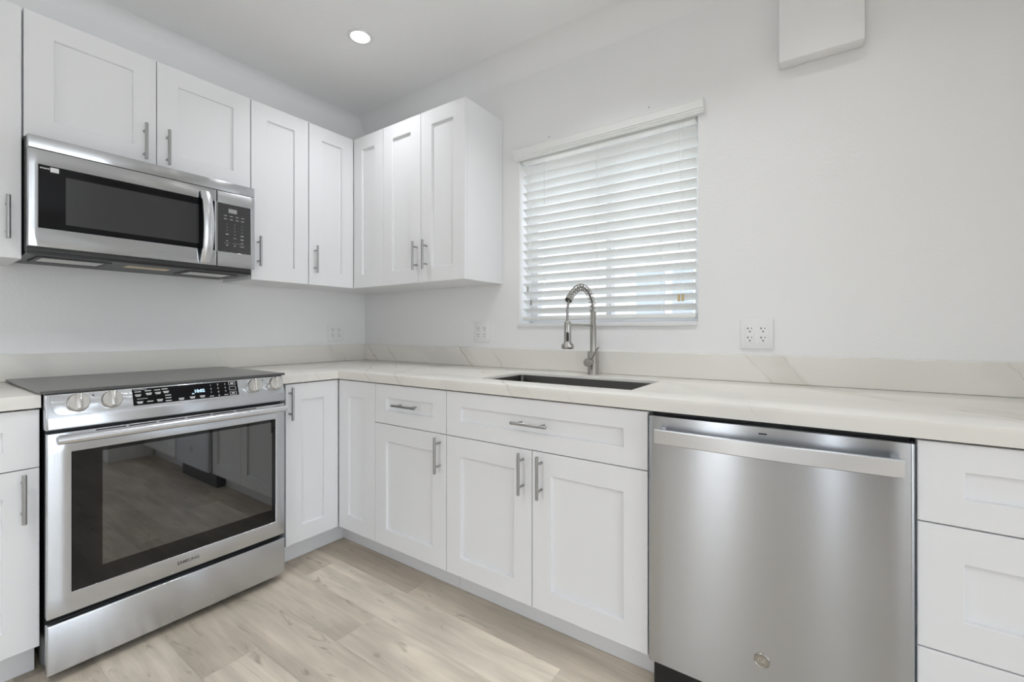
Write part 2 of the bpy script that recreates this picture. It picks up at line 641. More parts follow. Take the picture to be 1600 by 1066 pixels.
bm = bmesh.new()
box(bm, -0.15, 0, ROOM_Y - 0.15, 0.2, 0, CEIL)
R = 0.07
cp = [(0, 0, CEIL - R)] + [(R - R * math.cos(a), 0, CEIL - R + R * math.sin(a)) for a in [PI / 2 * i / 10 for i in range(1, 11)]] + [(0, 0, CEIL)]
extrude_poly(bm, cp, (0, ROOM_Y, 0))
struct(obj('wall_left', bm, 'wall', smooth=30), 'white wall behind the range')

WX0, WX1, WZ0, WZ1 = 1.318, 2.228, 1.150, 2.055
bm = bmesh.new()
cells(bm, [0, WX0, WX1, ROOM_X + 0.15], [0, WZ0, WZ1, CEIL], lambda u, v: not (WX0 < u < WX1 and WZ0 < v < WZ1), 0, 0.2,
      lambda u, v, n: (u, n, v), 0.004)
# rounded plaster cove between this wall and the ceiling
R = 0.11
cp = [(0, -0.0, CEIL - R)] + [(0, -(R - R * math.cos(a)), CEIL - R + R * math.sin(a)) for a in [PI / 2 * i / 12 for i in range(1, 13)]] + [(0, 0.0, CEIL)]
extrude_poly(bm, cp, (ROOM_X, 0, 0))
struct(obj('wall_back', bm, 'wall', smooth=30), 'white textured wall with the window')

bm = bmesh.new()
cells(bm, [ROOM_Y - 0.15, -3.5, -1.1, 0], [0, 0.4, 2.2, CEIL], lambda u, v: not (-3.5 < u < -1.1 and 0.4 < v < 2.2), ROOM_X, ROOM_X + 0.15, lambda u, v, n: (n, u, v))
struct(obj('wall_right', bm, 'wall'))
bm = bmesh.new()
cells(bm, [-3.5, -3.45, -2.325, -2.275, -1.15, -1.1], [0.4, 0.45, 2.15, 2.2], lambda u, v: not ((-3.45 < u < -2.325 or -2.275 < u < -1.15) and 0.45 < v < 2.15), ROOM_X + 0.04, ROOM_X + 0.09, lambda u, v, n: (n, u, v))
fo = struct(obj('added_window', bm, 'frame_white'))  # invented window, put in to admit the added side fill
bm = bmesh.new()
box(bm, ROOM_X + 0.062, ROOM_X + 0.068, -3.45, -1.15, 0.45, 2.15)
obj('pane', bm, 'glass', fo)

bm = bmesh.new()
box(bm, 3.640, 3.760, -0.86, -0.001, 0.001, CEIL - 0.001)  # unseen partition, added to keep side light off the right wall end
struct(obj('shading_partition', bm, 'wall'), 'added unseen white partition shading the right end of the window wall')

# front wall (behind the camera) with a glass door, a narrow sidelight and a wide window
FX = [-0.0, 1.30, 1.86, 2.69, 2.81, 2.92, 3.45, 3.6, 5.2, ROOM_X]
FZ = [0, 0.6, 0.62, 2.1, CEIL]


def front_inside(u, v):
    if 1.30 < u < 1.86 and v < 2.1: return False
    if 2.69 < u < 2.81 and v < 2.1: return False
    if 2.92 < u < 3.45 and v < 2.1: return False
    if 3.6 < u < 5.2 and 0.62 < v < 2.1: return False
    return True


bm = bmesh.new()
cells(bm, FX, FZ, front_inside, 0, 0.15, lambda u, v, n: (u, ROOM_Y - n, v))
struct(obj('wall_front', bm, 'wall'))
bm = bmesh.new()  # unseen hall, added so the dishwasher door reflects something dark
for a in ((2.86, 2.92, ROOM_Y - 2.0, ROOM_Y - 0.15), (3.45, 3.51, ROOM_Y - 2.0, ROOM_Y - 0.15), (2.86, 3.51, ROOM_Y - 2.06, ROOM_Y - 2.0)):
    box(bm, *a, 0, 2.1)
box(bm, 2.86, 3.51, ROOM_Y - 2.06, ROOM_Y - 0.15, 2.1, 2.16)
box(bm, 2.86, 3.51, ROOM_Y - 2.06, ROOM_Y - 0.15, -0.06, 0.0)
struct(obj('added_dark_hall', bm, 'wall'), 'added unseen dim hallway that darkens the dishwasher reflection')
for nm, xa, xb, za in (('door_1', 1.30, 1.86, 0.0), ('window_2', 2.69, 2.81, 0.0), ('window_3', 3.6, 5.2, 0.62)):
    bm = bmesh.new()
    e = 0.05 if xb - xa > 0.3 else 0.015
    cells(bm, [xa, xa + e, xb - e, xb], [za, za + e, 2.1 - e, 2.1], lambda u, v: not (xa + e < u < xb - e and za + e < v < 2.1 - e), 0.03, 0.08, lambda u, v, n: (u, ROOM_Y - n, v))
    fo = struct(obj(nm, bm, 'frame_white'))
    bm = bmesh.new()
    box(bm, xa + e, xb - e, ROOM_Y - 0.058, ROOM_Y - 0.052, za + e, 2.1 - e)
    obj('pane', bm, 'glass', fo)

# kitchen window: frame, meeting mullion, pane, sill
bm = bmesh.new()
cells(bm, [WX0, WX0 + 0.04, 1.760, 1.790, WX1 - 0.04, WX1], [WZ0, WZ0 + 0.045, WZ1 - 0.04, WZ1],
      lambda u, v: not ((WX0 + 0.04 < u < 1.760 or 1.790 < u < WX1 - 0.04) and WZ0 + 0.045 < v < WZ1 - 0.04), 0.125, 0.17, lambda u, v, n: (u, n, v), 0.003)
wf = struct(obj('window_1', bm, 'frame_white'), 'white framed window behind the blind')
bm = bmesh.new()
box(bm, WX0 + 0.04, WX1 - 0.04, 0.145, 0.150, WZ0 + 0.045, WZ1 - 0.04)
obj('pane', bm, 'glass', wf)
bm = bmesh.new()
box(bm, WX0 - 0.008, WX1 - 0.002, -0.009, 0.124, WZ0 - 0.016, WZ0 + 0.002, 0.003)
struct(obj('trim_1', bm, 'frame_white'), 'thin white window sill')

# outside: ground and the pale house next door with bluish windows
bm = bmesh.new()
box(bm, -14, 18, 0.22, 24, -0.35, -0.15)
struct(obj('floor_outside', bm, 'grass'))
nh = thing('neighbour_house', (1.5, 3.2, -0.15), 'pale house next door glimpsed between the blind slats', 'house')
bm = bmesh.new()
box(bm, -6, 9, 3.05, 6, -0.15, 3.2)
obj('wall', bm, 'stucco', nh)
for xa, xb in ((0.884, 1.20), (1.29, 1.50)):
    bm = bmesh.new()
    box(bm, xa, xb, 3.02, 3.06, 1.05, 1.82)
    obj('window', bm, 'blue_glass', nh)

# ------------------------------------------------------------------ bar pulls
PULL_MESH = {}


def pull_mesh(kind):
    if kind in PULL_MESH:
        return PULL_MESH[kind]
    bm = bmesh.new()
    L, so, r = 0.152, 0.034, 0.0058
    wall, orient = kind

    def P(a, n):
        if wall == 'L':
            return (n, 0, a) if orient == 'v' else (n, a, 0)
        return (0, -n, a) if orient == 'v' else (a, -n, 0)
    p0, p1 = P(-L / 2, so), P(L / 2, so)
    d = (Vector(p1) - Vector(p0)).normalized()
    lathe(bm, p0, d, [(0.0, 0), (r * 0.8, 0), (r, 0.0012), (r, L - 0.0012), (r * 0.8, L), (0.0, L)], 16)
    for s in (-1, 1):
        cyl(bm, P(s * 0.048, 0.0), P(s * 0.048, so), 0.0045, seg=12)
    me = bpy.data.meshes.new('bar_pull')
    bmesh.ops.recalc_face_normals(bm, faces=bm.faces)
    bm.to_mesh(me)
    bm.free()
    me.materials.append(M['pull'])
    me.shade_smooth()
    me.set_sharp_from_angle(angle=math.radians(40))
    PULL_MESH[kind] = me
    return me


def pull(parent, wall, orient, u, n, z):
    F = PL if wall == 'L' else PB
    o = bpy.data.objects.new('bar_pull', pull_mesh((wall, orient)))
    COL.objects.link(o)
    o.parent = parent
    o.location = Vector(F(u, n, z)) - ORG[parent.name]
    ORG[o.name] = Vector(F(u, n, z))
    o['label'] = 'brushed nickel bar pull'
    return o


def front(parent, name, wall, u0, u1, z0, z1, n0, n1, rail=0.077, stile=0.077, handle=None):
    F = PL if wall == 'L' else PB
    bm = bmesh.new()
    shaker(bm, F, u0, u1, z0, z1, n0, n1, rail, stile)
    d = obj(name, bm, 'cab', parent)
    if handle:
        pull(d, wall, handle[0], handle[1], n1, handle[2])
    return d


# ------------------------------------------------------------------ wall cabinets
UB, UT, UD = 1.370, 2.272, 0.318     # bottom, top, front plane
UC = 0.297                            # box depth
g_ = 0.0015


def upper_box(root, wall, u0, u1, z0, z1):
    F = PL if wall == 'L' else PB
    bm = bmesh.new()
    fbox(bm, F, u0 + 0.0006, u1 - 0.0006, 0.002, UC, z0, z1, 0.0008, 1)
    return obj('carcass', bm, 'cab', root)


gu = 'white shaker wall cabinets'
c = thing('wall_cabinet', (0.15, -1.92, UB), 'white shaker wall cabinet left of the microwave, cut off by the photo edge', 'cabinet', gu)
upper_box(c, 'L', -2.15, -1.6915, UB, UT)
front(c, 'door', 'L', -2.148, -1.6935, UB, UT, UC + 0.001, UD, handle=('v', -1.729, 1.510))

c = thing('wall_cabinet', (0.15, -1.3, 1.81), 'short white two-door wall cabinet directly above the microwave', 'cabinet', gu)
upper_box(c, 'L', -1.6900, -0.9135, 1.812, UT)
front(c, 'door', 'L', -1.6885, -1.298 - g_, 1.812, UT, UC + 0.001, UD, handle=('v', -1.342, 1.905))
front(c, 'door', 'L', -1.298 + g_, -0.915, 1.812, UT, UC + 0.001, UD, handle=('v', -1.262, 1.905))

c = thing('wall_cabinet', (0.15, -0.76, UB), 'narrow white single-door wall cabinet right of the microwave', 'cabinet', gu)
upper_box(c, 'L', -0.912, -0.6075, UB, UT)
front(c, 'door', 'L', -0.9105, -0.609, UB, UT, UC + 0.001, UD, handle=('v', -0.880, 1.512))

c = thing('wall_cabinet', (0.2, -0.2, UB), 'white corner wall cabinet with folding doors where the two walls meet', 'cabinet', gu)
bm = bmesh.new()
cells(bm, [0.002, UC, 0.590], [-0.6055, -UC, -0.002], lambda u, v: u < UC or v > -UC, UB, UT, lambda u, v, n: (u, v, n), 0.0008)
obj('carcass', bm, 'cab', c)
front(c, 'door', 'L', -0.6045, -UD - 0.0015, UB, UT, UC + 0.001, UD, handle=('v', -0.573, 1.512))
front(c, 'door', 'B', UD + 0.0015, 0.5890, UB, UT, UC + 0.001, UD)

c = thing('wall_cabinet', (0.9, -0.15, UB), 'white two-door wall cabinet beside the window with exposed right side', 'cabinet', gu)
upper_box(c, 'B', 0.5910, 1.2090, UB, UT)
front(c, 'door', 'B', 0.5920, 0.899 - g_, UB, UT, UC + 0.001, UD, handle=('v', 0.872, 1.512))
front(c, 'door', 'B', 0.899 + g_, 1.2080, UB, UT, UC + 0.001, UD, handle=('v', 0.946, 1.512))

# ------------------------------------------------------------------ base cabinets
BT, BB, BD, BC = 0.8635, 0.113, 0.630, 0.609     # door top, bottom, front plane, box front
TK = 0.543
gb = 'white shaker base cabinets'


def base_box(root, wall, u0, u1, open_top=False):
    F = PL if wall == 'L' else PB
    bm = bmesh.new()
    a, b = u0 + 0.0006, u1 - 0.0006
    if open_top:
        fbox(bm, F, a, a + 0.018, 0.002, BC - 0.02, BB, 0.8975)
        fbox(bm, F, b - 0.018, b, 0.002, BC - 0.02, BB, 0.8975)
        fbox(bm, F, a + 0.018, b - 0.018, 0.002, BC, BB, BB + 0.018)
        fbox(bm, F, a + 0.018, b - 0.018, 0.002, 0.012, BB + 0.018, 0.8975)
        fbox(bm, F, a + 0.018, b - 0.018, BC - 0.018, BC, 0.60, 0.858)
    else:
        fbox(bm, F, a, b, 0.002, BC, BB, 0.858)
        fbox(bm, F, a, b, 0.002, BC - 0.06, 0.858, 0.8975)
    obj('carcass', bm, 'cab', root)
    bm = bmesh.new()
    fbox(bm, F, u0 + 0.0004, u1 - 0.0004, TK - 0.016, TK, 0.001, BB - 0.0005)
    obj('toe_kick', bm, 'cab', root)


c = thing('base_cabinet', (0.3, -1.92, 0), 'white base cabinet left of the range with one drawer over a door', 'cabinet', gb)
base_box(c, 'L', -2.15, -1.6945)
front(c, 'drawer_front', 'L', -2.148, -1.6955, 0.6815, BT, BC + 0.001, BD, 0.060, 0.077, handle=('h', -1.922, 0.775))
front(c, 'door', 'L', -2.148, -1.6955, BB, 0.6785, BC + 0.001, BD, handle=('v', -1.733, 0.594))

c = thing('base_cabinet', (0.3, -0.3, 0), 'white corner base cabinet with folding doors between the range and the drawers', 'cabinet', gb)
bm = bmesh.new()
cells(bm, [0.002, BC, 0.917], [-0.9045, -BC, -0.002], lambda u, v: u < BC or v > -BC, BB, 0.858, lambda u, v, n: (u, v, n))
cells(bm, [0.002, BC - 0.06, 0.917], [-0.9045, -BC + 0.06, -0.002], lambda u, v: u < BC - 0.06 or v > -BC + 0.06, 0.858, 0.8975, lambda u, v, n: (u, v, n))
obj('carcass', bm, 'cab', c)
bm = bmesh.new()
cells(bm, [TK - 0.016, TK, 0.917], [-0.9045, -TK, -TK + 0.016], lambda u, v: u < TK or v > -TK, 0.001, BB - 0.0005, lambda u, v, n: (u, v, n))
obj('toe_kick', bm, 'cab', c)
front(c, 'door', 'L', -0.9040, -BD - 0.0025, BB, BT, BC + 0.001, BD, handle=('v', -0.888, 0.775))
front(c, 'door', 'B', BD + 0.0025, 0.9165, BB, BT, BC + 0.001, BD)

c = thing('base_cabinet', (1.15, -0.3, 0), 'white base cabinet left of the sink cabinet with one drawer over one door', 'cabinet', gb)
base_box(c, 'B', 0.9185, 1.3775)
front(c, 'drawer_front', 'B', 0.9200, 1.3765, 0.6815, BT, BC + 0.001, BD, 0.060, 0.077, handle=('h', 1.150, 0.777))
front(c, 'door', 'B', 0.9200, 1.3765, BB, 0.6785, BC + 0.001, BD, handle=('v', 1.344, 0.595))

c = thing('sink_cabinet', (1.8, -0.3, 0), 'white sink base cabinet with a wide false drawer over two doors', 'cabinet', gb)
base_box(c, 'B', 1.3785, 2.2240, True)
front(c, 'drawer_front', 'B', 1.3800, 2.2225, 0.6815, BT, BC + 0.001, BD, 0.060, 0.077, handle=('h', 1.803, 0.777))
front(c, 'door', 'B', 1.3800, 1.8000 - g_, BB, 0.6785, BC + 0.001, BD, handle=('v', 1.763, 0.595))
front(c, 'door', 'B', 1.8000 + g_, 2.2225, BB, 0.6785, BC + 0.001, BD, handle=('v', 1.842, 0.595))

c = thing('drawer_cabinet', (3.2, -0.3, 0), 'white three-drawer base cabinet right of the dishwasher', 'cabinet', gb)
base_box(c, 'B', 2.8425, 3.6045)
for za, zb, rl in ((0.6815, BT, 0.060), (0.3965, 0.6785, 0.077), (BB, 0.3935, 0.077)):
    front(c, 'drawer_front', 'B', 2.8435, 3.6035, za, zb, BC + 0.001, BD, rl, 0.077, handle=('h', 3.2235, (za + zb) / 2))

# ------------------------------------------------------------------ worktops, backsplash, sink
CT, CTH, CE = 0.911, 0.041, 0.643
SX0, SX1, SY0, SY1 = 1.456, 2.126, -0.514, -0.182
SLAB, AP = 0.0125, 0.613
bm = bmesh.new()
cells(bm, [0.001, CE, SX0, SX1, 3.612], [-0.9345, -CE, SY0, SY1, -0.001],
      lambda u, v: (u < CE or v > -CE) and not (SX0 < u < SX1 and SY0 < v < SY1), CT - SLAB, CT, lambda u, v, n: (u, v, n), 0.0022, True)
cells(bm, [AP, CE, 3.612], [-0.9345, -CE, -AP], lambda u, v: u < CE or v > -CE, CT - CTH, CT - SLAB, lambda u, v, n: (u, v, n))
o = obj('countertop', bm, 'quartz', origin=(1.5, -0.3, CT - CTH), smooth=40)
tag(o, 'L-shaped cream veined quartz countertop holding the sink and faucet', 'countertop')
bm = bmesh.new()
cells(bm, [0.001, CE], [-2.155, -1.6945], lambda u, v: True, CT - SLAB, CT, lambda u, v, n: (u, v, n), 0.0022, True)
cells(bm, [AP, CE], [-2.155, -1.6945], lambda u, v: True, CT - CTH, CT - SLAB, lambda u, v, n: (u, v, n))
o = obj('countertop', bm, 'quartz', origin=(0.3, -1.92, CT - CTH), smooth=40)
tag(o, 'short cream quartz countertop left of the range', 'countertop')
bm = bmesh.new()
box(bm, 0.0005, 0.020, -2.155, -0.0005, CT + 0.0005, 1.018, 0.0015)
o = obj('backsplash', bm, 'quartz', origin=(0.01, -1.0, CT))
tag(o, 'low cream quartz backsplash strip on the wall behind the range', 'backsplash')
bm = bmesh.new()
box(bm, 0.0205, 3.612, -0.020, -0.0005, CT + 0.0005, 1.017, 0.0015)
o = obj('backsplash', bm, 'quartz', origin=(1.8, -0.01, CT))
tag(o, 'low cream quartz backsplash strip below the window and behind the faucet', 'backsplash')

# sink: undermount bowl
sk = thing('sink', (1.79, -0.35, 0.67), 'rectangular undermount stainless sink sunk in the countertop below the faucet', 'sink')
bm = bmesh.new()


def rrect(x0, x1, y0, y1, r, z, n=5):
    pts = []
    for cx, cy, a0 in ((x1 - r, y1 - r, 0), (x0 + r, y1 - r, PI / 2), (x0 + r, y0 + r, PI), (x1 - r, y0 + r, 1.5 * PI)):
        for i in range(n + 1):
            a = a0 + PI / 2 * i / n
            pts.append((cx + r * math.cos(a), cy + r * math.sin(a), z))
    return pts


prev = None
x0, x1, y0, y1 = SX0 - 0.003, SX1 + 0.003, SY0 - 0.003, SY1 + 0.003
rings = [rrect(x0 - 0.012, x1 + 0.012, y0 - 0.012, y1 + 0.012, 0.02, CT - 0.0135),
         rrect(x0, x1, y0, y1, 0.014, CT - 0.0135), rrect(x0 + 0.001, x1 - 0.001, y0 + 0.001, y1 - 0.001, 0.014, CT - 0.0165),
         rrect(x0 + 0.003, x1 - 0.003, y0 + 0.003, y1 - 0.003, 0.014, 0.70),
         rrect(x0 + 0.006, x1 - 0.006, y0 + 0.006, y1 - 0.006, 0.016, 0.689), rrect(x0 + 0.018, x1 - 0.018, y0 + 0.018, y1 - 0.018, 0.016, 0.684)]
for r in rings:
    vs = [bm.verts.new(p) for p in r]
    if prev:
        n = len(vs)
        for i in range(n):
            bm.faces.new((prev[i], prev[(i + 1) % n], vs[(i + 1) % n], vs[i]))
    prev = vs
bm.faces.new(prev)
bmesh.ops.solidify(bm, geom=bm.faces[:], thickness=0.0012)
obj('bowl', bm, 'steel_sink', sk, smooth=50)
bm = bmesh.new()
lathe(bm, (1.79, -0.30, 0.6845), (0, 0, 1), [(0.0, 0.0005), (0.03, 0.0008), (0.034, 0.004), (0.045, 0.0035), (0.046, 0.0)], 28)
obj('drain', bm, 'nickel', sk, smooth=40)

# ------------------------------------------------------------------ faucet
FXX, FY = 1.785, -0.078
fc = thing('faucet', (FXX, FY, CT), 'brushed nickel pull-down spring faucet standing behind the sink', 'faucet')
bm = bmesh.new()
lathe(bm, (FXX, FY, CT + 0.0004), (0, 0, 1), [(0.0, 0), (0.0275, 0), (0.0275, 0.003), (0.0262, 0.005), (0.0262, 0.104), (0.0245, 0.1065), (0.0, 0.1065)], 36)
obj('base', bm, 'nickel', fc, smooth=40)
bm = bmesh.new()
lathe(bm, (FXX, FY, CT + 0.105), (0, 0, 1), [(0.0, 0), (0.0145, 0), (0.0145, 0.125), (0.0130, 0.127), (0.0130, 0.185), (0.0115, 0.187), (0.0, 0.187)], 28)
obj('column', bm, 'nickel', fc, smooth=40)
ctrl = [(-0.080, 1.195), (-0.082, 1.215), (-0.090, 1.246), (-0.112, 1.274), (-0.139, 1.293), (-0.170, 1.3035), (-0.202, 1.3055), (-0.232, 1.299), (-0.259, 1.287), (-0.294, 1.264), (-0.313, 1.248)]


def catmull(P_, n):
    out = []
    Q = [P_[0]] + P_ + [P_[-1]]
    for i in range(1, len(Q) - 2):
        for k in range(n):
            t = k / n
            p = []
            for d in range(len(P_[0])):
                a, b, c_, e = Q[i - 1][d], Q[i][d], Q[i + 1][d], Q[i + 2][d]
                p.append(0.5 * (2 * b + (c_ - a) * t + (2 * a - 5 * b + 4 * c_ - e) * t * t + (3 * b - a - 3 * c_ + e) * t ** 3))
            out.append(tuple(p))
    out.append(P_[-1])
    return out


arc = [Vector((FXX, y, z)) for y, z in catmull(ctrl, 24)]
bm = bmesh.new()
tube(bm, arc + [Vector((FXX, -0.324, 1.222)), Vector((FXX, -0.329, 1.20)), Vector((FXX, -0.330, 1.17)), Vector((FXX, -0.329, 1.140))], 0.0052, 12)
obj('hose', bm, 'hose', fc, smooth=60)
# coil spring around the arc
bm = bmesh.new()
cum = [0.0]
for a, b in zip(arc, arc[1:]):
    cum.append(cum[-1] + (b - a).length)
turns, N = 15, 15 * 22
pts = []
for i in range(N + 1):
    s_ = cum[-1] * i / N
    k = max(j for j in range(len(cum)) if cum[j] <= s_ + 1e-9)
    k = min(k, len(arc) - 2)
    f = (s_ - cum[k]) / max(cum[k + 1] - cum[k], 1e-9)
    p = arc[k].lerp(arc[k + 1], f)
    tg = (arc[min(k + 2, len(arc) - 1)] - arc[max(k - 1, 0)]).normalized()
    u = Vector((1, 0, 0))
    v = tg.cross(u)
    an = 2 * PI * turns * i / N
    pts.append(p + (u * math.cos(an) + v * math.sin(an)) * 0.0138)
tube(bm, pts, 0.0021, 8)
obj('spring', bm, 'nickel', fc, smooth=60)
bm = bmesh.new()
dd = (arc[-1] - arc[-6]).normalized()
lathe(bm, arc[-1] - dd * 0.012, dd, [(0.0, 0), (0.0150, 0), (0.0158, 0.003), (0.0158, 0.022), (0.0140, 0.024), (0.006, 0.024), (0.0, 0.02)], 24)
obj('spring_collar', bm, 'nickel', fc, smooth=40)
bm = bmesh.new()
lathe(bm, (FXX, -0.328, 1.152), (0, 0, -1), [(0.0, 0), (0.012, 0), (0.0135, 0.002), (0.0145, 0.02), (0.0150, 0.085), (0.0165, 0.09), (0.0245, 0.097), (0.0255, 0.100), (0.0255, 0.112), (0.0235, 0.1145), (0.0, 0.1145)], 32)
sp = obj('spray_head', bm, 'nickel', fc, smooth=40)
bm = bmesh.new()
dcam = Vector((2.676 - FXX, -2.0 + 0.328, 0)).normalized()
pc = Vector((FXX, -0.328, 1.0875)) + dcam * 0.0135
uu = Vector((dcam.y, -dcam.x, 0))
ring = []
for sgn, zc in ((1, 0.0145), (-1, -0.0145)):
    for i in range(9):
        a = PI * i / 8 + (0 if sgn > 0 else PI)
        ring.append(pc + uu * math.cos(a) * 0.0052 + Vector((0, 0, zc + math.sin(a) * 0.0052)))
extrude_poly(bm, ring, dcam * 0.0035)
obj('spray_button', bm, 'black_plastic', sp)
bm = bmesh.new()
tube(bm, [(FXX, FY - 0.012, 1.138), (FXX, -0.314, 1.138)], 0.0046, 12)
obj('support_arm', bm, 'nickel', fc, smooth=50)
bm = bmesh.new()
lathe(bm, (FXX, FY - 0.02, 0.969), (0, -1, 0), [(0.0, 0), (0.0135, 0), (0.0135, 0.020), (0.0185, 0.021), (0.0190, 0.023), (0.0190, 0.044), (0.0178, 0.046), (0.0, 0.046)], 30)
lv = obj('valve_knob', bm, 'nickel', fc, smooth=40)
bm = bmesh.new()
tube(bm, [(FXX + 0.012, FY - 0.050, 0.982), (FXX + 0.052, FY - 0.054, 1.040)], [0.0040, 0.0034], 12)
obj('lever', bm, 'nickel', lv, smooth=50)

# ------------------------------------------------------------------ range
RY0, RY1 = -1.690, -0.938
rg = thing('range', (0.36, -1.314, 0), 'stainless slide-in electric range with black oven window and smooth cooktop', 'range')
bm = bmesh.new()
box(bm, 0.030, 0.655, RY0 + 0.004, RY1 - 0.004, 0.035, 0.9125)
obj('body', bm, 'black', rg)
for xx in (0.10, 0.60):
    for yy in (RY0 + 0.05, RY1 - 0.05):
        bm = bmesh.new()
        cyl(bm, (xx, yy, 0.0005), (xx, yy, 0.0345), 0.016, seg=16)
        obj('levelling_foot', bm, 'black_plastic', rg)
bm = bmesh.new()
box(bm, 0.040, 0.668, RY0 - 0.010, RY1 + 0.010, 0.9130, 0.9225, 0.002)
ck = obj('cooktop', bm, 'cooktop', rg)
# control panel: profile extruded along the range, rounded lower corners on the slanted face
NSL = Vector((0.083, 0, 0.030)).normalized()
USL = Vector((-0.030, 0, 0.083)).normalized()
OSL = Vector((0.690, 0, 0.835))


def SL(y, s, n=0.0):
    return OSL + Vector((0, y, 0)) + USL * s + NSL * n


bm = bmesh.new()
prof = [(0.640, 0.800), (0.686, 0.800), (0.6895, 0.803), (0.6905, 0.833), (0.6890, 0.8385), (0.6635, 0.9085), (0.6610, 0.9120), (0.640, 0.9120)]
extrude_poly(bm, [(x, RY0, z) for x, z in prof], (0, RY1 - RY0, 0))
es = [e for e in bm.edges if abs(e.verts[0].co.y - e.verts[1].co.y) < 1e-6 and e.verts[0].co.x > 0.65 and e.verts[1].co.x > 0.65]
bmesh.ops.bevel(bm, geom=es, offset=0.005, segments=3, profile=0.5, affect='EDGES')
cp_ = obj('control_panel', bm, 'steel', rg, smooth=35)
# raised slanted face plate with rounded lower corners
bm = bmesh.new()
r = 0.03
pl = [SL(RY1 - 0.012, 0.075), SL(RY0 + 0.012, 0.075)]
for cy, a0 in ((RY0 + 0.012 + r, PI), (RY1 - 0.012 - r, 1.5 * PI)):
    for i in range(9):
        a = a0 + PI / 2 * i / 8
        pl.append(SL(cy + r * math.cos(a), 0.008 + r + r * math.sin(a)))
extrude_poly(bm, pl, NSL * 0.0025)
es = [e for e in bm.edges if all((v.co - Vector((0, v.co.y, 0)) - OSL).dot(NSL) > 0.002 for v in e.verts)]
bmesh.ops.bevel(bm, geom=es, offset=0.0018, segments=2, profile=0.5, affect='EDGES')
obj('face_plate', bm, 'steel', cp_, smooth=35)
NP = 0.0025
DY0, DY1, DS0, DS1 = -1.4745, -1.1300, 0.0145, 0.0740
bm = bmesh.new()
extrude_poly(bm, [SL(DY0, DS0, NP), SL(DY1, DS0, NP), SL(DY1, DS1, NP), SL(DY0, DS1, NP)], NSL * 0.0010)
dp = obj('display', bm, 'black_glass', rg)


def DF(f, v, n=0.0036):
    """f, v: fractions across / down the display"""
    ff = f * (0.88 + 0.12 * f)
    return SL(DY0 + (DY1 - DY0) * ff, DS1 + (DS0 - DS1) * v, n)


def dash(bm, c, wd, ht, right, up, nrm, mi=0, t=0.0003):
    c, right, up, nrm = Vector(c), Vector(right), Vector(up), Vector(nrm)
    extrude_poly(bm, [c - right * wd / 2 - up * ht / 2, c + right * wd / 2 - up * ht / 2, c + right * wd / 2 + up * ht / 2, c - right * wd / 2 + up * ht / 2], nrm * t, mi)


bm = bmesh.new()
YR = Vector((0, 1, 0))
for f, v, wd in ((0.075, 0.06, 0.038), (0.085, 0.62, 0.030)):
    dash(bm, DF(f, v), wd, 0.0012, YR, USL, NSL)
for f, v, n_ in ((0.05, .18, 1), (0.05, .40, 2), (0.06, .84, 2), (0.145, .16, 1), (0.15, .36, 2), (0.155, .82, 1), (0.23, .16, 1), (0.235, .36, 2), (0.245, .82, 2), (0.30, .14, 1), (0.31, .34, 2),
                 (0.325, .55, 1), (0.325, .72, 1), (0.325, .90, 1), (0.445, .88, 2), (0.55, .86, 2), (0.645, .86, 2)):
    for k in range(n_):
        dash(bm, DF(f, v + (k - (n_ - 1) / 2) * 0.075), 0.018 - 0.004 * k, 0.0026, YR, USL, NSL)
obj('display_lettering', bm, 'print', dp)
bm = bmesh.new()
for k, ch in enumerate('1234567890'):
    cx_, cy_ = ((k % 3), (k // 3)) if k < 9 else (1, 3)
    text_bm(bm, ch, 0.0095, frame_mat(DF(0.735 + 0.07 * cx_, 0.17 + 0.245 * cy_), YR, USL), 0.0002)
for f in (0.735, 0.875):
    dash(bm, DF(f, 0.905), 0.014, 0.0018, YR, USL, NSL)
obj('keypad_digits', bm, 'print', dp)
bm = bmesh.new()
for v in (0.16, 0.50, 0.84):
    c_ = DF(0.945, v)
    wd, ht, th = 0.024, 0.0125, 0.0010
    for q in (-1, 1):
        dash(bm, c_ + USL * q * ht / 2, wd, th, YR, USL, NSL)
        dash(bm, c_ + YR * q * wd / 2, th, ht, YR, USL, NSL)
    if v != 0.50:
        dash(bm, c_, 0.012, 0.004, YR, USL, NSL)
obj('touch_keys', bm, 'print', dp)
bm = bmesh.new()
text_bm(bm, '10:02', 0.0165, frame_mat(DF(0.623, 0.48, 0.0036), YR, USL), 0.0002, bold=0.0004)
dash(bm, DF(0.56, 0.62), 0.007, 0.003, YR, USL, NSL)
obj('clock_digits', bm, 'clock', dp)
for ky in (-1.617, -1.533, -1.0685, -0.980):
    c0 = SL(ky, 0.043, NP)
    bm = bmesh.new()
    lathe(bm, c0, NSL, [(0.0, 0), (0.0300, 0), (0.0300, 0.003), (0.0275, 0.0035), (0.0275, 0.008), (0.0292, 0.009), (0.0280, 0.020), (0.0260, 0.0230), (0.0, 0.0230)], 40)
    kb = obj('knob', bm, 'knob', rg, smooth=35)
    bm = bmesh.new()
    pts = [c0 + NSL * 0.020 + USL * a + YR * b for a, b in ((-0.0255, -0.0075), (-0.0255, 0.0075), (0.0255, 0.0075), (0.0255, -0.0075))]
    extrude_poly(bm, pts, NSL * 0.0185)
    bmesh.ops.bevel(bm, geom=bm.edges[:], offset=0.003, segments=3, profile=0.5, affect='EDGES')
    obj('grip', bm, 'knob', kb, smooth=35)
for yy in (-1.577, -1.027):
    bm = bmesh.new()
    lathe(bm, SL(yy, 0.066, NP), NSL, [(0.0, 0), (0.0026, 0), (0.0022, 0.0006), (0.0, 0.0006)], 14)
    obj('indicator_light', bm, 'black_plastic', rg)
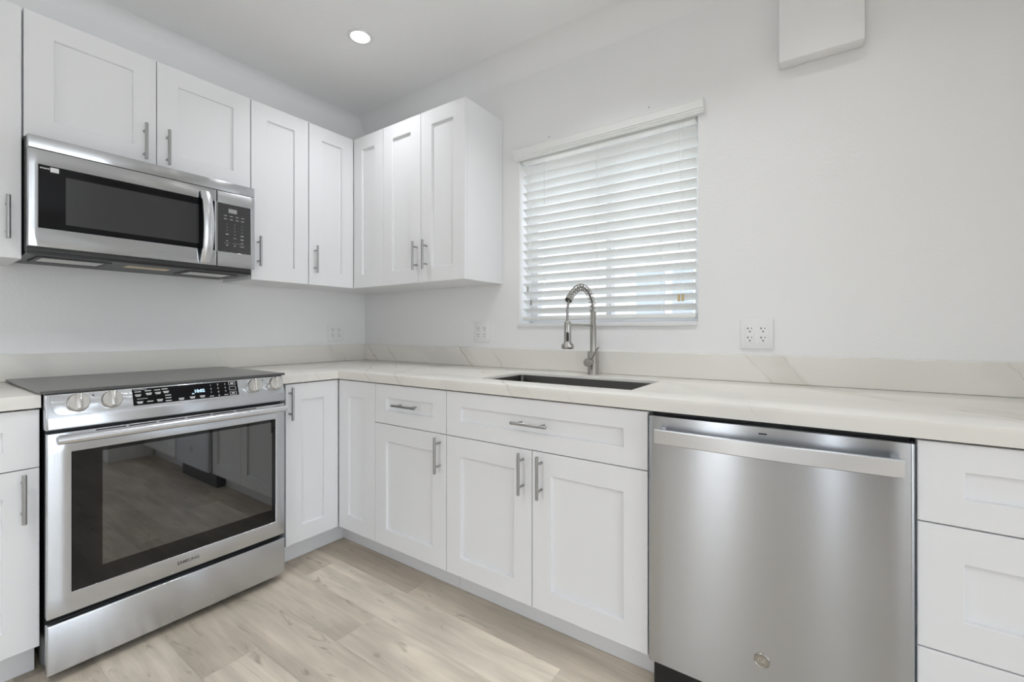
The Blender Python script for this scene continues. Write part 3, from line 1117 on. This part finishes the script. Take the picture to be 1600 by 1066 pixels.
for ky in (-1.617, -1.533, -1.0685, -0.980):
    bm = bmesh.new()
    for dy in (-0.026, -0.006, 0.014):
        dash(bm, SL(ky + dy, 0.0730, NP), 0.009, 0.0012, YR, USL, NSL)
    obj('knob_marking', bm, 'print_dim', rg)
# oven door
DX = 0.688
GY0, GY1, GZ0, GZ1 = -1.632, -0.980, 0.273, 0.724
bm = bmesh.new()
cells(bm, [RY0 + 0.001, GY0, GY1, RY1 - 0.001], [0.208, GZ0, GZ1, 0.789], lambda u, v: not (GY0 < u < GY1 and GZ0 < v < GZ1), 0.658, DX,
      lambda u, v, n: (n, u, v), 0.003)
dr = obj('oven_door', bm, 'steel', rg, smooth=35)
bm = bmesh.new()
box(bm, 0.660, DX - 0.0015, GY0 + 0.0005, GY1 - 0.0005, GZ0 + 0.0005, GZ1 - 0.0005, 0.001)
gw = obj('oven_window', bm, 'oven_glass', dr)
bm = bmesh.new()
box(bm, DX - 0.0016, DX - 0.0009, -1.557, -0.996, 0.330, 0.712)
obj('inner_pane', bm, 'inner_glass', gw)
bm = bmesh.new()
for i in range(6):
    ya = -1.574 + i * 0.0865
    box(bm, DX - 0.001, DX + 0.0004, ya, ya + 0.079, 0.7818, 0.7853)
obj('vent_slots', bm, 'dark_gap', dr)
bm = bmesh.new()
HS = []
for i in range(25):
    t = i / 24
    HS.append((0.735, -1.672 + t * 0.716, 0.7725))
# flattened round bar
prev = None
rings = []
for p in HS:
    rings.append([bm.verts.new((p[0] + 0.0095 * math.cos(a), p[1], p[2] + 0.0128 * math.sin(a))) for a in [2 * PI * k / 20 for k in range(20)]])
for a, b in zip(rings, rings[1:]):
    for k in range(20):
        bm.faces.new((a[k], a[(k + 1) % 20], b[(k + 1) % 20], b[k]))
bm.faces.new(rings[0][::-1]); bm.faces.new(rings[-1])
for yy in (-1.652, -0.976):
    box(bm, DX - 0.0005, 0.732, yy - 0.011, yy + 0.011, 0.7625, 0.7825, 0.003)
hd = obj('oven_handle', bm, 'steel_bar', dr, smooth=50)
bm = bmesh.new()
text_bm(bm, 'SAMSUNG', 0.0155, frame_mat((DX + 0.0003, -1.3095, 0.2415), YR, (0, 0, 1)), 0.0002, bold=0.0003, xscale=1.02)
obj('brand_lettering', bm, 'print_dark', dr)
bm = bmesh.new()
box(bm, 0.658, DX, RY0 + 0.001, RY1 - 0.001, 0.031, 0.188, 0.004, 3)
obj('storage_drawer', bm, 'steel', rg, smooth=35)

# ------------------------------------------------------------------ microwave
MX, MY0, MY1, MZ0, MZ1 = 0.400, -1.6895, -0.933, 1.410, 1.797
mw = thing('microwave', (0.2, -1.31, 1.39), 'stainless over-the-range microwave with black door hanging under the short wall cabinet', 'microwave')
bm = bmesh.new()
cells(bm, [0.004, 0.03, 0.30, 0.365], [MY0 + 0.002, MY0 + 0.03, MY1 - 0.03, MY1 - 0.002],
      lambda u, v: True, 1.396, 1.808, lambda u, v, n: (u, v, n), 0.002)
obj('body', bm, 'dark_grey', mw)
SEAM = -1.0985
bm = bmesh.new()
box(bm, 0.366, MX, MY0, MY1, 1.7560, MZ1 + 0.004, 0.002)
obj('top_vent_strip', bm, 'steel_mw', mw, smooth=35)
bm = bmesh.new()
WY0, WY1, WZa, WZb = -1.664, -1.106, 1.4775, 1.7015
cells(bm, [MY0, WY0, WY1, SEAM - 0.001], [MZ0, WZa, WZb, 1.7540], lambda u, v: not (WY0 < u < WY1 and WZa < v < WZb), 0.366, MX, lambda u, v, n: (n, u, v), 0.002)
md = obj('microwave_door', bm, 'steel_mw', mw, smooth=35)
bm = bmesh.new()
box(bm, 0.368, MX - 0.001, WY0 + 0.0003, WY1 - 0.0003, WZa + 0.0003, WZb - 0.0003, 0.001)
wn_ = obj('door_glass', bm, 'black_glass', md)
bm = bmesh.new()
box(bm, MX - 0.0012, MX - 0.0006, -1.594, -1.170, 1.499, 1.672)
obj('viewing_screen', bm, 'mw_screen', md)
bm = bmesh.new()
box(bm, MX - 0.0008, MX - 0.0002, -1.634, -1.612, 1.681, 1.6975)
obj('sticker', bm, 'sticker', md)
bm = bmesh.new()
for k in range(5):
    dash(bm, (MX - 0.0008, -1.6575 + k * 0.0048, 1.6905), 0.0036, 0.0045 - 0.001 * (k % 2), YR, (0, 0, 1), (1, 0, 0))
obj('sticker_print', bm, 'print', md)
# bowed handle
bm = bmesh.new()
rings = []
NH = 20
for i in range(NH + 1):
    t = i / NH
    z = 1.733 - t * 0.318
    bow = math.sin(PI * t)
    x = MX + 0.012 + 0.036 * bow ** 0.75
    wd = 0.0190 + 0.001 * bow
    hd_ = 0.0075
    ring = [(x - hd_, -1.148 - wd), (x - hd_, -1.148 + wd), (x + hd_ * 0.4, -1.148 + wd), (x + hd_, -1.148 + wd * 0.72), (x + hd_, -1.148 - wd * 0.72), (x + hd_ * 0.4, -1.148 - wd)]
    rings.append([bm.verts.new((a, b, z)) for a, b in ring])
for a, b in zip(rings, rings[1:]):
    for k in range(6):
        bm.faces.new((a[k], a[(k + 1) % 6], b[(k + 1) % 6], b[k]))
bm.faces.new(rings[0][::-1]); bm.faces.new(rings[-1])
for zz in (1.722, 1.427):
    box(bm, MX - 0.0005, MX + 0.012, -1.148 - 0.012, -1.148 + 0.012, zz - 0.010, zz + 0.010, 0.002)
obj('door_handle', bm, 'steel_bar', md, smooth=40)
bm = bmesh.new()
text_bm(bm, 'SAMSUNG', 0.0125, frame_mat((MX + 0.0003, -1.2960, 1.4405), YR, (0, 0, 1)), 0.0002, bold=0.0002)
obj('brand_lettering', bm, 'print_dim', md)
# control side
bm = bmesh.new()
PYa, PYb, PZa, PZb = SEAM + 0.0015, -0.9510, 1.4775, 1.7000
cells(bm, [SEAM + 0.001, PYa, PYb, MY1], [MZ0, PZa, PZb, 1.7540], lambda u, v: not (PYa < u < PYb and PZa < v < PZb), 0.366, MX, lambda u, v, n: (n, u, v), 0.002)
ms = obj('control_side', bm, 'steel_mw', mw, smooth=35)
bm = bmesh.new()
box(bm, 0.368, MX - 0.001, PYa + 0.0003, PYb - 0.0003, PZa + 0.0003, PZb - 0.0003, 0.001)
mp_ = obj('keypad_panel', bm, 'mw_panel', ms)
bm = bmesh.new()
dash(bm, (MX - 0.0009, -1.031, 1.670), 0.036, 0.019, YR, (0, 0, 1), (1, 0, 0), t=0.0004)
obj('clock_window', bm, 'lcd', mp_)
bm = bmesh.new()
UPZ = Vector((0, 0, 1))
for z in (1.645, 1.630):
    for y in (-1.062, -1.037, -1.012, -0.988):
        dash(bm, (MX - 0.0008, y, z), 0.013, 0.0032, YR, UPZ, (1, 0, 0))
for r_, z in enumerate((1.607, 1.592, 1.577)):
    for c_, y in enumerate((-1.055, -1.022, -0.990)):
        text_bm(bm, str(r_ * 3 + c_ + 1), 0.0075, frame_mat((MX - 0.0006, y, z), YR, UPZ), 0.0002)
text_bm(bm, '0', 0.0075, frame_mat((MX - 0.0006, -1.022, 1.562), YR, UPZ), 0.0002)
for y, z, wd, ht in ((-1.055, 1.560, 0.012, 0.005), (-0.990, 1.560, 0.012, 0.005), (-1.022, 1.545, 0.014, 0.0022), (-0.990, 1.543, 0.013, 0.005), (-1.055, 1.530, 0.008, 0.003), (-0.990, 1.527, 0.010, 0.003),
                     (-1.055, 1.510, 0.008, 0.005), (-1.022, 1.510, 0.006, 0.005), (-0.990, 1.510, 0.018, 0.003), (-1.055, 1.520, 0.024, 0.0008), (-1.008, 1.521, 0.052, 0.0008)):
    dash(bm, (MX - 0.0008, y, z), wd, ht, YR, UPZ, (1, 0, 0))
obj('keypad_print', bm, 'print_dim', mp_)
# underside: two grease filters and the lamp window
bm = bmesh.new()
cells(bm, [0.004, 0.365], [MY0 + 0.002, MY1 - 0.002], lambda u, v: True, 1.386, 1.3955, lambda u, v, n: (u, v, n))
ub = obj('underside_pan', bm, 'black', mw)
for ya, yb in ((-1.640, -1.460), (-1.165, -0.985)):
    bm = bmesh.new()
    box(bm, 0.150, 0.300, ya, yb, 1.3835, 1.3858)
    ff = obj('grease_filter', bm, 'filter', ub)
    bm = bmesh.new()
    cells(bm, [0.135, 0.150, 0.300, 0.315], [ya - 0.015, ya, yb, yb + 0.015], lambda u, v: not (0.15 < u < 0.30 and ya < v < yb), 1.381, 1.3858, lambda u, v, n: (u, v, n))
    obj('filter_rim', bm, 'dark_grey', ff)
bm = bmesh.new()
box(bm, 0.215, 0.275, -1.385, -1.235, 1.3835, 1.3858)
obj('lamp_cover', bm, 'hood_lamp', ub)

# ------------------------------------------------------------------ dishwasher
WX_0, WX_1 = 2.2310, 2.8380
dw = thing('dishwasher', (2.5345, -0.33, 0), 'stainless dishwasher with bar handle under the countertop right of the sink cabinet', 'dishwasher')
bm = bmesh.new()
box(bm, WX_0 + 0.004, WX_1 - 0.004, -0.598, -0.02, 0.02, 0.866)
obj('tub', bm, 'black', dw)
bm = bmesh.new()
box(bm, WX_0 + 0.002, WX_1 - 0.002, -0.560, -0.5985, 0.001, 0.110)
obj('toe_panel', bm, 'black', dw)
bm = bmesh.new()
# slightly pillowed door skin
DF_, DZ0, DZ1 = -0.650, 0.119, 0.857
n_ = 24
prof = []
for i in range(n_ + 1):
    t = i / n_
    x = WX_0 + (WX_1 - WX_0) * t
    ed = min(t, 1 - t) * (WX_1 - WX_0)
    rr = 0.010
    y = DF_ - 0.0015 * math.sin(PI * t)
    prof.append((x, y + (rr - math.sqrt(max(0, rr * rr - (rr - min(ed, rr)) ** 2))) * 0.9))
xs_ = sorted(set([p for p in [WX_0 + 0.0005, WX_0 + 0.002, WX_0 + 0.005, WX_0 + 0.01] + [WX_0 + 0.01 + (WX_1 - WX_0 - 0.02) * i / 16 for i in range(17)] + [WX_1 - 0.005, WX_1 - 0.002, WX_1 - 0.0005]]))
prof = []
for x in xs_:
    ed = min(x - WX_0, WX_1 - x)
    rr = 0.008
    t = (x - WX_0) / (WX_1 - WX_0)
    prof.append((x, DF_ - 0.0012 * math.sin(PI * t) + (rr - math.sqrt(max(0, rr * rr - (rr - min(ed, rr)) ** 2)))))
poly = [(x, y, DZ0) for x, y in prof] + [(WX_1 - 0.0005, -0.600, DZ0), (WX_0 + 0.0005, -0.600, DZ0)]
extrude_poly(bm, poly, (0, 0, DZ1 - DZ0))
es = [e for e in bm.edges if abs(e.verts[0].co.z - e.verts[1].co.z) < 1e-6 and min(v.co.y for v in e.verts) < -0.63 and max(v.co.y for v in e.verts) < -0.605]
bmesh.ops.bevel(bm, geom=es, offset=0.003, segments=2, profile=0.5, affect='EDGES')
dd_ = obj('dishwasher_door', bm, 'steel_dw', dw, smooth=30)
# bowed bar handle
bm = bmesh.new()
rings = []
for i in range(29):
    t = i / 28
    x = 2.2610 + t * 0.5550
    yo = -0.6850 - 0.0125 * math.sin(PI * t)
    zc = 0.8050
    hh = 0.0205
    ring = [(yo + 0.007, zc - hh), (yo - 0.003, zc - hh), (yo - 0.005, zc - hh + 0.002), (yo - 0.005, zc + hh - 0.002), (yo - 0.003, zc + hh), (yo + 0.007, zc + hh)]
    rings.append([bm.verts.new((x, a, b)) for a, b in ring])
for a, b in zip(rings, rings[1:]):
    for k in range(6):
        bm.faces.new((a[k], a[(k + 1) % 6], b[(k + 1) % 6], b[k]))
bm.faces.new(rings[0][::-1]); bm.faces.new(rings[-1])
for xx in (2.272, 2.805):
    box(bm, xx - 0.010, xx + 0.010, -0.6515, -0.6810, 0.7890, 0.8210, 0.003)
obj('door_handle', bm, 'steel_bar', dd_, smooth=40)
bm = bmesh.new()
lathe(bm, (2.5335, DF_ - 0.0008, 0.2415), (0, -1, 0), [(0.0, 0), (0.0190, 0), (0.0190, 0.0016), (0.0178, 0.0026), (0.0168, 0.0026), (0.0160, 0.0018), (0.0, 0.0018)], 40)
bd = obj('badge', bm, 'nickel', dd_, smooth=35)
bm = bmesh.new()
text_bm(bm, 'GE', 0.0165, frame_mat((2.5335, DF_ - 0.0027, 0.2415), (1, 0, 0), (0, 0, 1)), 0.0003)
obj('badge_monogram', bm, 'knob', bd)
bm = bmesh.new()
box(bm, 2.526, 2.545, DF_ - 0.0018, DF_ + 0.002, 0.8385, 0.8420)
obj('vent_slot', bm, 'dark_gap', dd_)

# ------------------------------------------------------------------ outlets


def outlet(F, u, z, label, gfci=False, half=0.0575):
    c_ = Vector(F(u, 0.0, z))
    t = thing('outlet', tuple(c_), label, 'outlet', 'double wall outlets above the counter')
    bm = bmesh.new()
    fbox(bm, F, u - half, u + half, 0.0004, 0.0065, z - 0.0585, z + 0.0585, 0.0025, 2)
    obj('cover_plate', bm, 'plate', t, smooth=40)
    for k, du in enumerate((-0.023, 0.023)):
        wide = 0.0165
        bm = bmesh.new()
        fbox(bm, F, u + du - wide, u + du + wide, 0.0060, 0.0078, z - 0.0335, z + 0.0335, 0.001, 1)
        rc = obj('receptacle', bm, 'plate', t)
        bm = bmesh.new()
        for dz in (0.018, -0.018):
            fbox(bm, F, u + du - 0.0078, u + du - 0.0052, 0.0076, 0.0081, z + dz, z + dz + 0.0085)
            fbox(bm, F, u + du - 0.0100, u + du - 0.0078, 0.0076, 0.0081, z + dz + 0.003, z + dz + 0.0055)
            fbox(bm, F, u + du + 0.0052, u + du + 0.0074, 0.0076, 0.0081, z + dz + 0.0008, z + dz + 0.0077)
            fbox(bm, F, u + du - 0.0026, u + du + 0.0026, 0.0076, 0.0081, z + dz - 0.0105, z + dz - 0.0055)
        if gfci and k == 1:
            fbox(bm, F, u + du + 0.0135, u + du + 0.0155, 0.0076, 0.0081, z - 0.003, z + 0.004)
        obj('socket_holes', bm, 'slot', rc)
    return t


outlet(PL, -0.230, 1.101, 'white double outlet on the stove wall near the corner')
outlet(PB, 1.064, 1.106, 'white double outlet on the window wall left of the faucet')
outlet(PB, 2.447, 1.100, 'white double outlet on the window wall right of the window')

# ------------------------------------------------------------------ blind
bl = thing('window_blind', (1.774, 0.03, 1.16), 'white wide-slat horizontal blind lowered over the kitchen window', 'blind')
bm = bmesh.new()
vp = [(-0.0005, 2.020), (-0.018, 2.020), (-0.021, 2.022), (-0.021, 2.028), (-0.025, 2.030), (-0.025, 2.036), (-0.029, 2.039), (-0.029, 2.071), (-0.031, 2.074), (-0.031, 2.079), (-0.0005, 2.079)]
extrude_poly(bm, [(1.303, y, z) for y, z in vp], (2.254 - 1.303, 0, 0))
obj('valance', bm, 'slat', bl)
bm = bmesh.new()
box(bm, 1.330, 2.216, 0.006, 0.056, 2.010, 2.050, 0.002)
obj('headrail', bm, 'slat', bl)
T = math.radians(33)
SLX0, SLX1, YC = 1.334, 2.217, 0.034
edges_z = [1.985 - 0.04437 * i for i in range(18)]


def slat_bm(ze):
    bm = bmesh.new()
    zc = ze - 0.025 * math.sin(T)
    top, bot = [], []
    K = 6
    for i in range(K + 1):
        q = -0.025 + 0.05 * i / K
        crown = 0.0022 * (1 - (q / 0.025) ** 2)
        for lst, hgt in ((top, crown + 0.0012), (bot, crown - 0.0012)):
            lst.append((YC + q * math.cos(T) + hgt * math.sin(T), zc - q * math.sin(T) + hgt * math.cos(T)))
    poly = [(SLX0, y, z) for y, z in top] + [(SLX0, y, z) for y, z in bot[::-1]]
    extrude_poly(bm, poly, (SLX1 - SLX0, 0, 0))
    return bm


slat0 = obj('slat', slat_bm(edges_z[0]), 'slat', bl, smooth=50)
for ze in edges_z[1:]:
    s_ = slat0.copy()
    COL.objects.link(s_)
    s_.location.z = ze - edges_z[0]
bm = bmesh.new()
box(bm, SLX0, SLX1, YC - 0.026, YC + 0.026, 1.1675, 1.1880, 0.004)
obj('bottom_rail', bm, 'slat', bl, smooth=40)
for x in (1.470, 1.765, 2.072):
    bm = bmesh.new()
    for yy in (YC - 0.0265, YC + 0.0265):
        cyl(bm, (x, yy, 1.186), (x, yy, 2.012), 0.0009, seg=6)
    obj('ladder_cord', bm, 'cord', bl)
for xs2, ends, mt in (((1.372, 1.392), (1.335, 1.262), 'tassel_grey'), ((2.150, 2.166), (1.256, 1.256), 'tassel_tan')):
    for x, ze in zip(xs2, ends):
        bm = bmesh.new()
        cyl(bm, (x, 0.0015, ze), (x, 0.0035, 2.012), 0.0008, seg=6)
        pc_ = obj('pull_cord', bm, 'cord', bl)
        bm = bmesh.new()
        lathe(bm, (x, 0.0015, ze + 0.014), (0, 0, -1), [(0.0, 0), (0.0035, 0), (0.0045, 0.004), (0.0055, 0.026), (0.0062, 0.030), (0.0, 0.030)], 14)
        obj('tassel', bm, mt, pc_, smooth=40)

# ------------------------------------------------------------------ wall box, screws, ceiling lights
bm = bmesh.new()
box(bm, 2.527, 2.780, -0.060, -0.0005, 2.110, 2.430, 0.004)
o = obj('wall_box', bm, 'wall', origin=(2.65, -0.03, 2.110), smooth=35)
tag(o, 'plain white rectangular box mounted high on the wall right of the window', 'box')
for x, z, lb in ((2.020, 2.114, 'tiny grey screw in the wall above the right half of the blind'), (1.504, 2.109, 'tiny grey screw in the wall above the left half of the blind')):
    bm = bmesh.new()
    lathe(bm, (x, -0.0002, z), (0, -1, 0), [(0.0, 0), (0.0030, 0), (0.0026, 0.0016), (0.0, 0.0020)], 12)
    tag(obj('wall_screw', bm, 'screw', origin=(x, 0, z), smooth=50), lb, 'screw')

names = ['recessed ceiling light glowing above the corner wall cabinets'] + [None] * 8
where = ['', 'recessed ceiling light in front of the wall box', 'recessed ceiling light furthest right along the window wall',
         'recessed ceiling light in the middle row nearest the stove wall', 'recessed ceiling light in the middle of the room',
         'recessed ceiling light in the middle row nearest the right wall', 'recessed ceiling light by the glass door', 'recessed ceiling light by the wide front window', 'recessed ceiling light above the sink and faucet']
for i, (x, y, wt) in enumerate(LIGHTS):
    t = thing('recessed_light', (x, y, CEIL), names[0] if i == 0 else where[i], 'ceiling light', 'recessed ceiling lights')
    bm = bmesh.new()
    lathe(bm, (x, y, CEIL - 0.0003), (0, 0, -1), [(0.046, 0.0), (0.062, 0.0), (0.062, 0.002), (0.058, 0.0045), (0.048, 0.0045), (0.046, 0.003)], 40)
    # the profile closes on itself: drop the two cap discs
    obj('trim_ring', bm, 'frame_white', t, smooth=40)
    bm = bmesh.new()
    lathe(bm, (x, y, CEIL - 0.0005), (0, 0, -1), [(0.0, 0), (0.0455, 0), (0.0455, 0.0025), (0.040, 0.0055), (0.0, 0.0065)], 36)
    obj('lens', bm, 'lamp', t, smooth=50)
    a_ = area('downlight', (x, y, CEIL - 0.012), (0, 0, 0), 0.09, 0.09, W[wt], (0.955, 0.98, 1.01), 'DISK', 2.1)
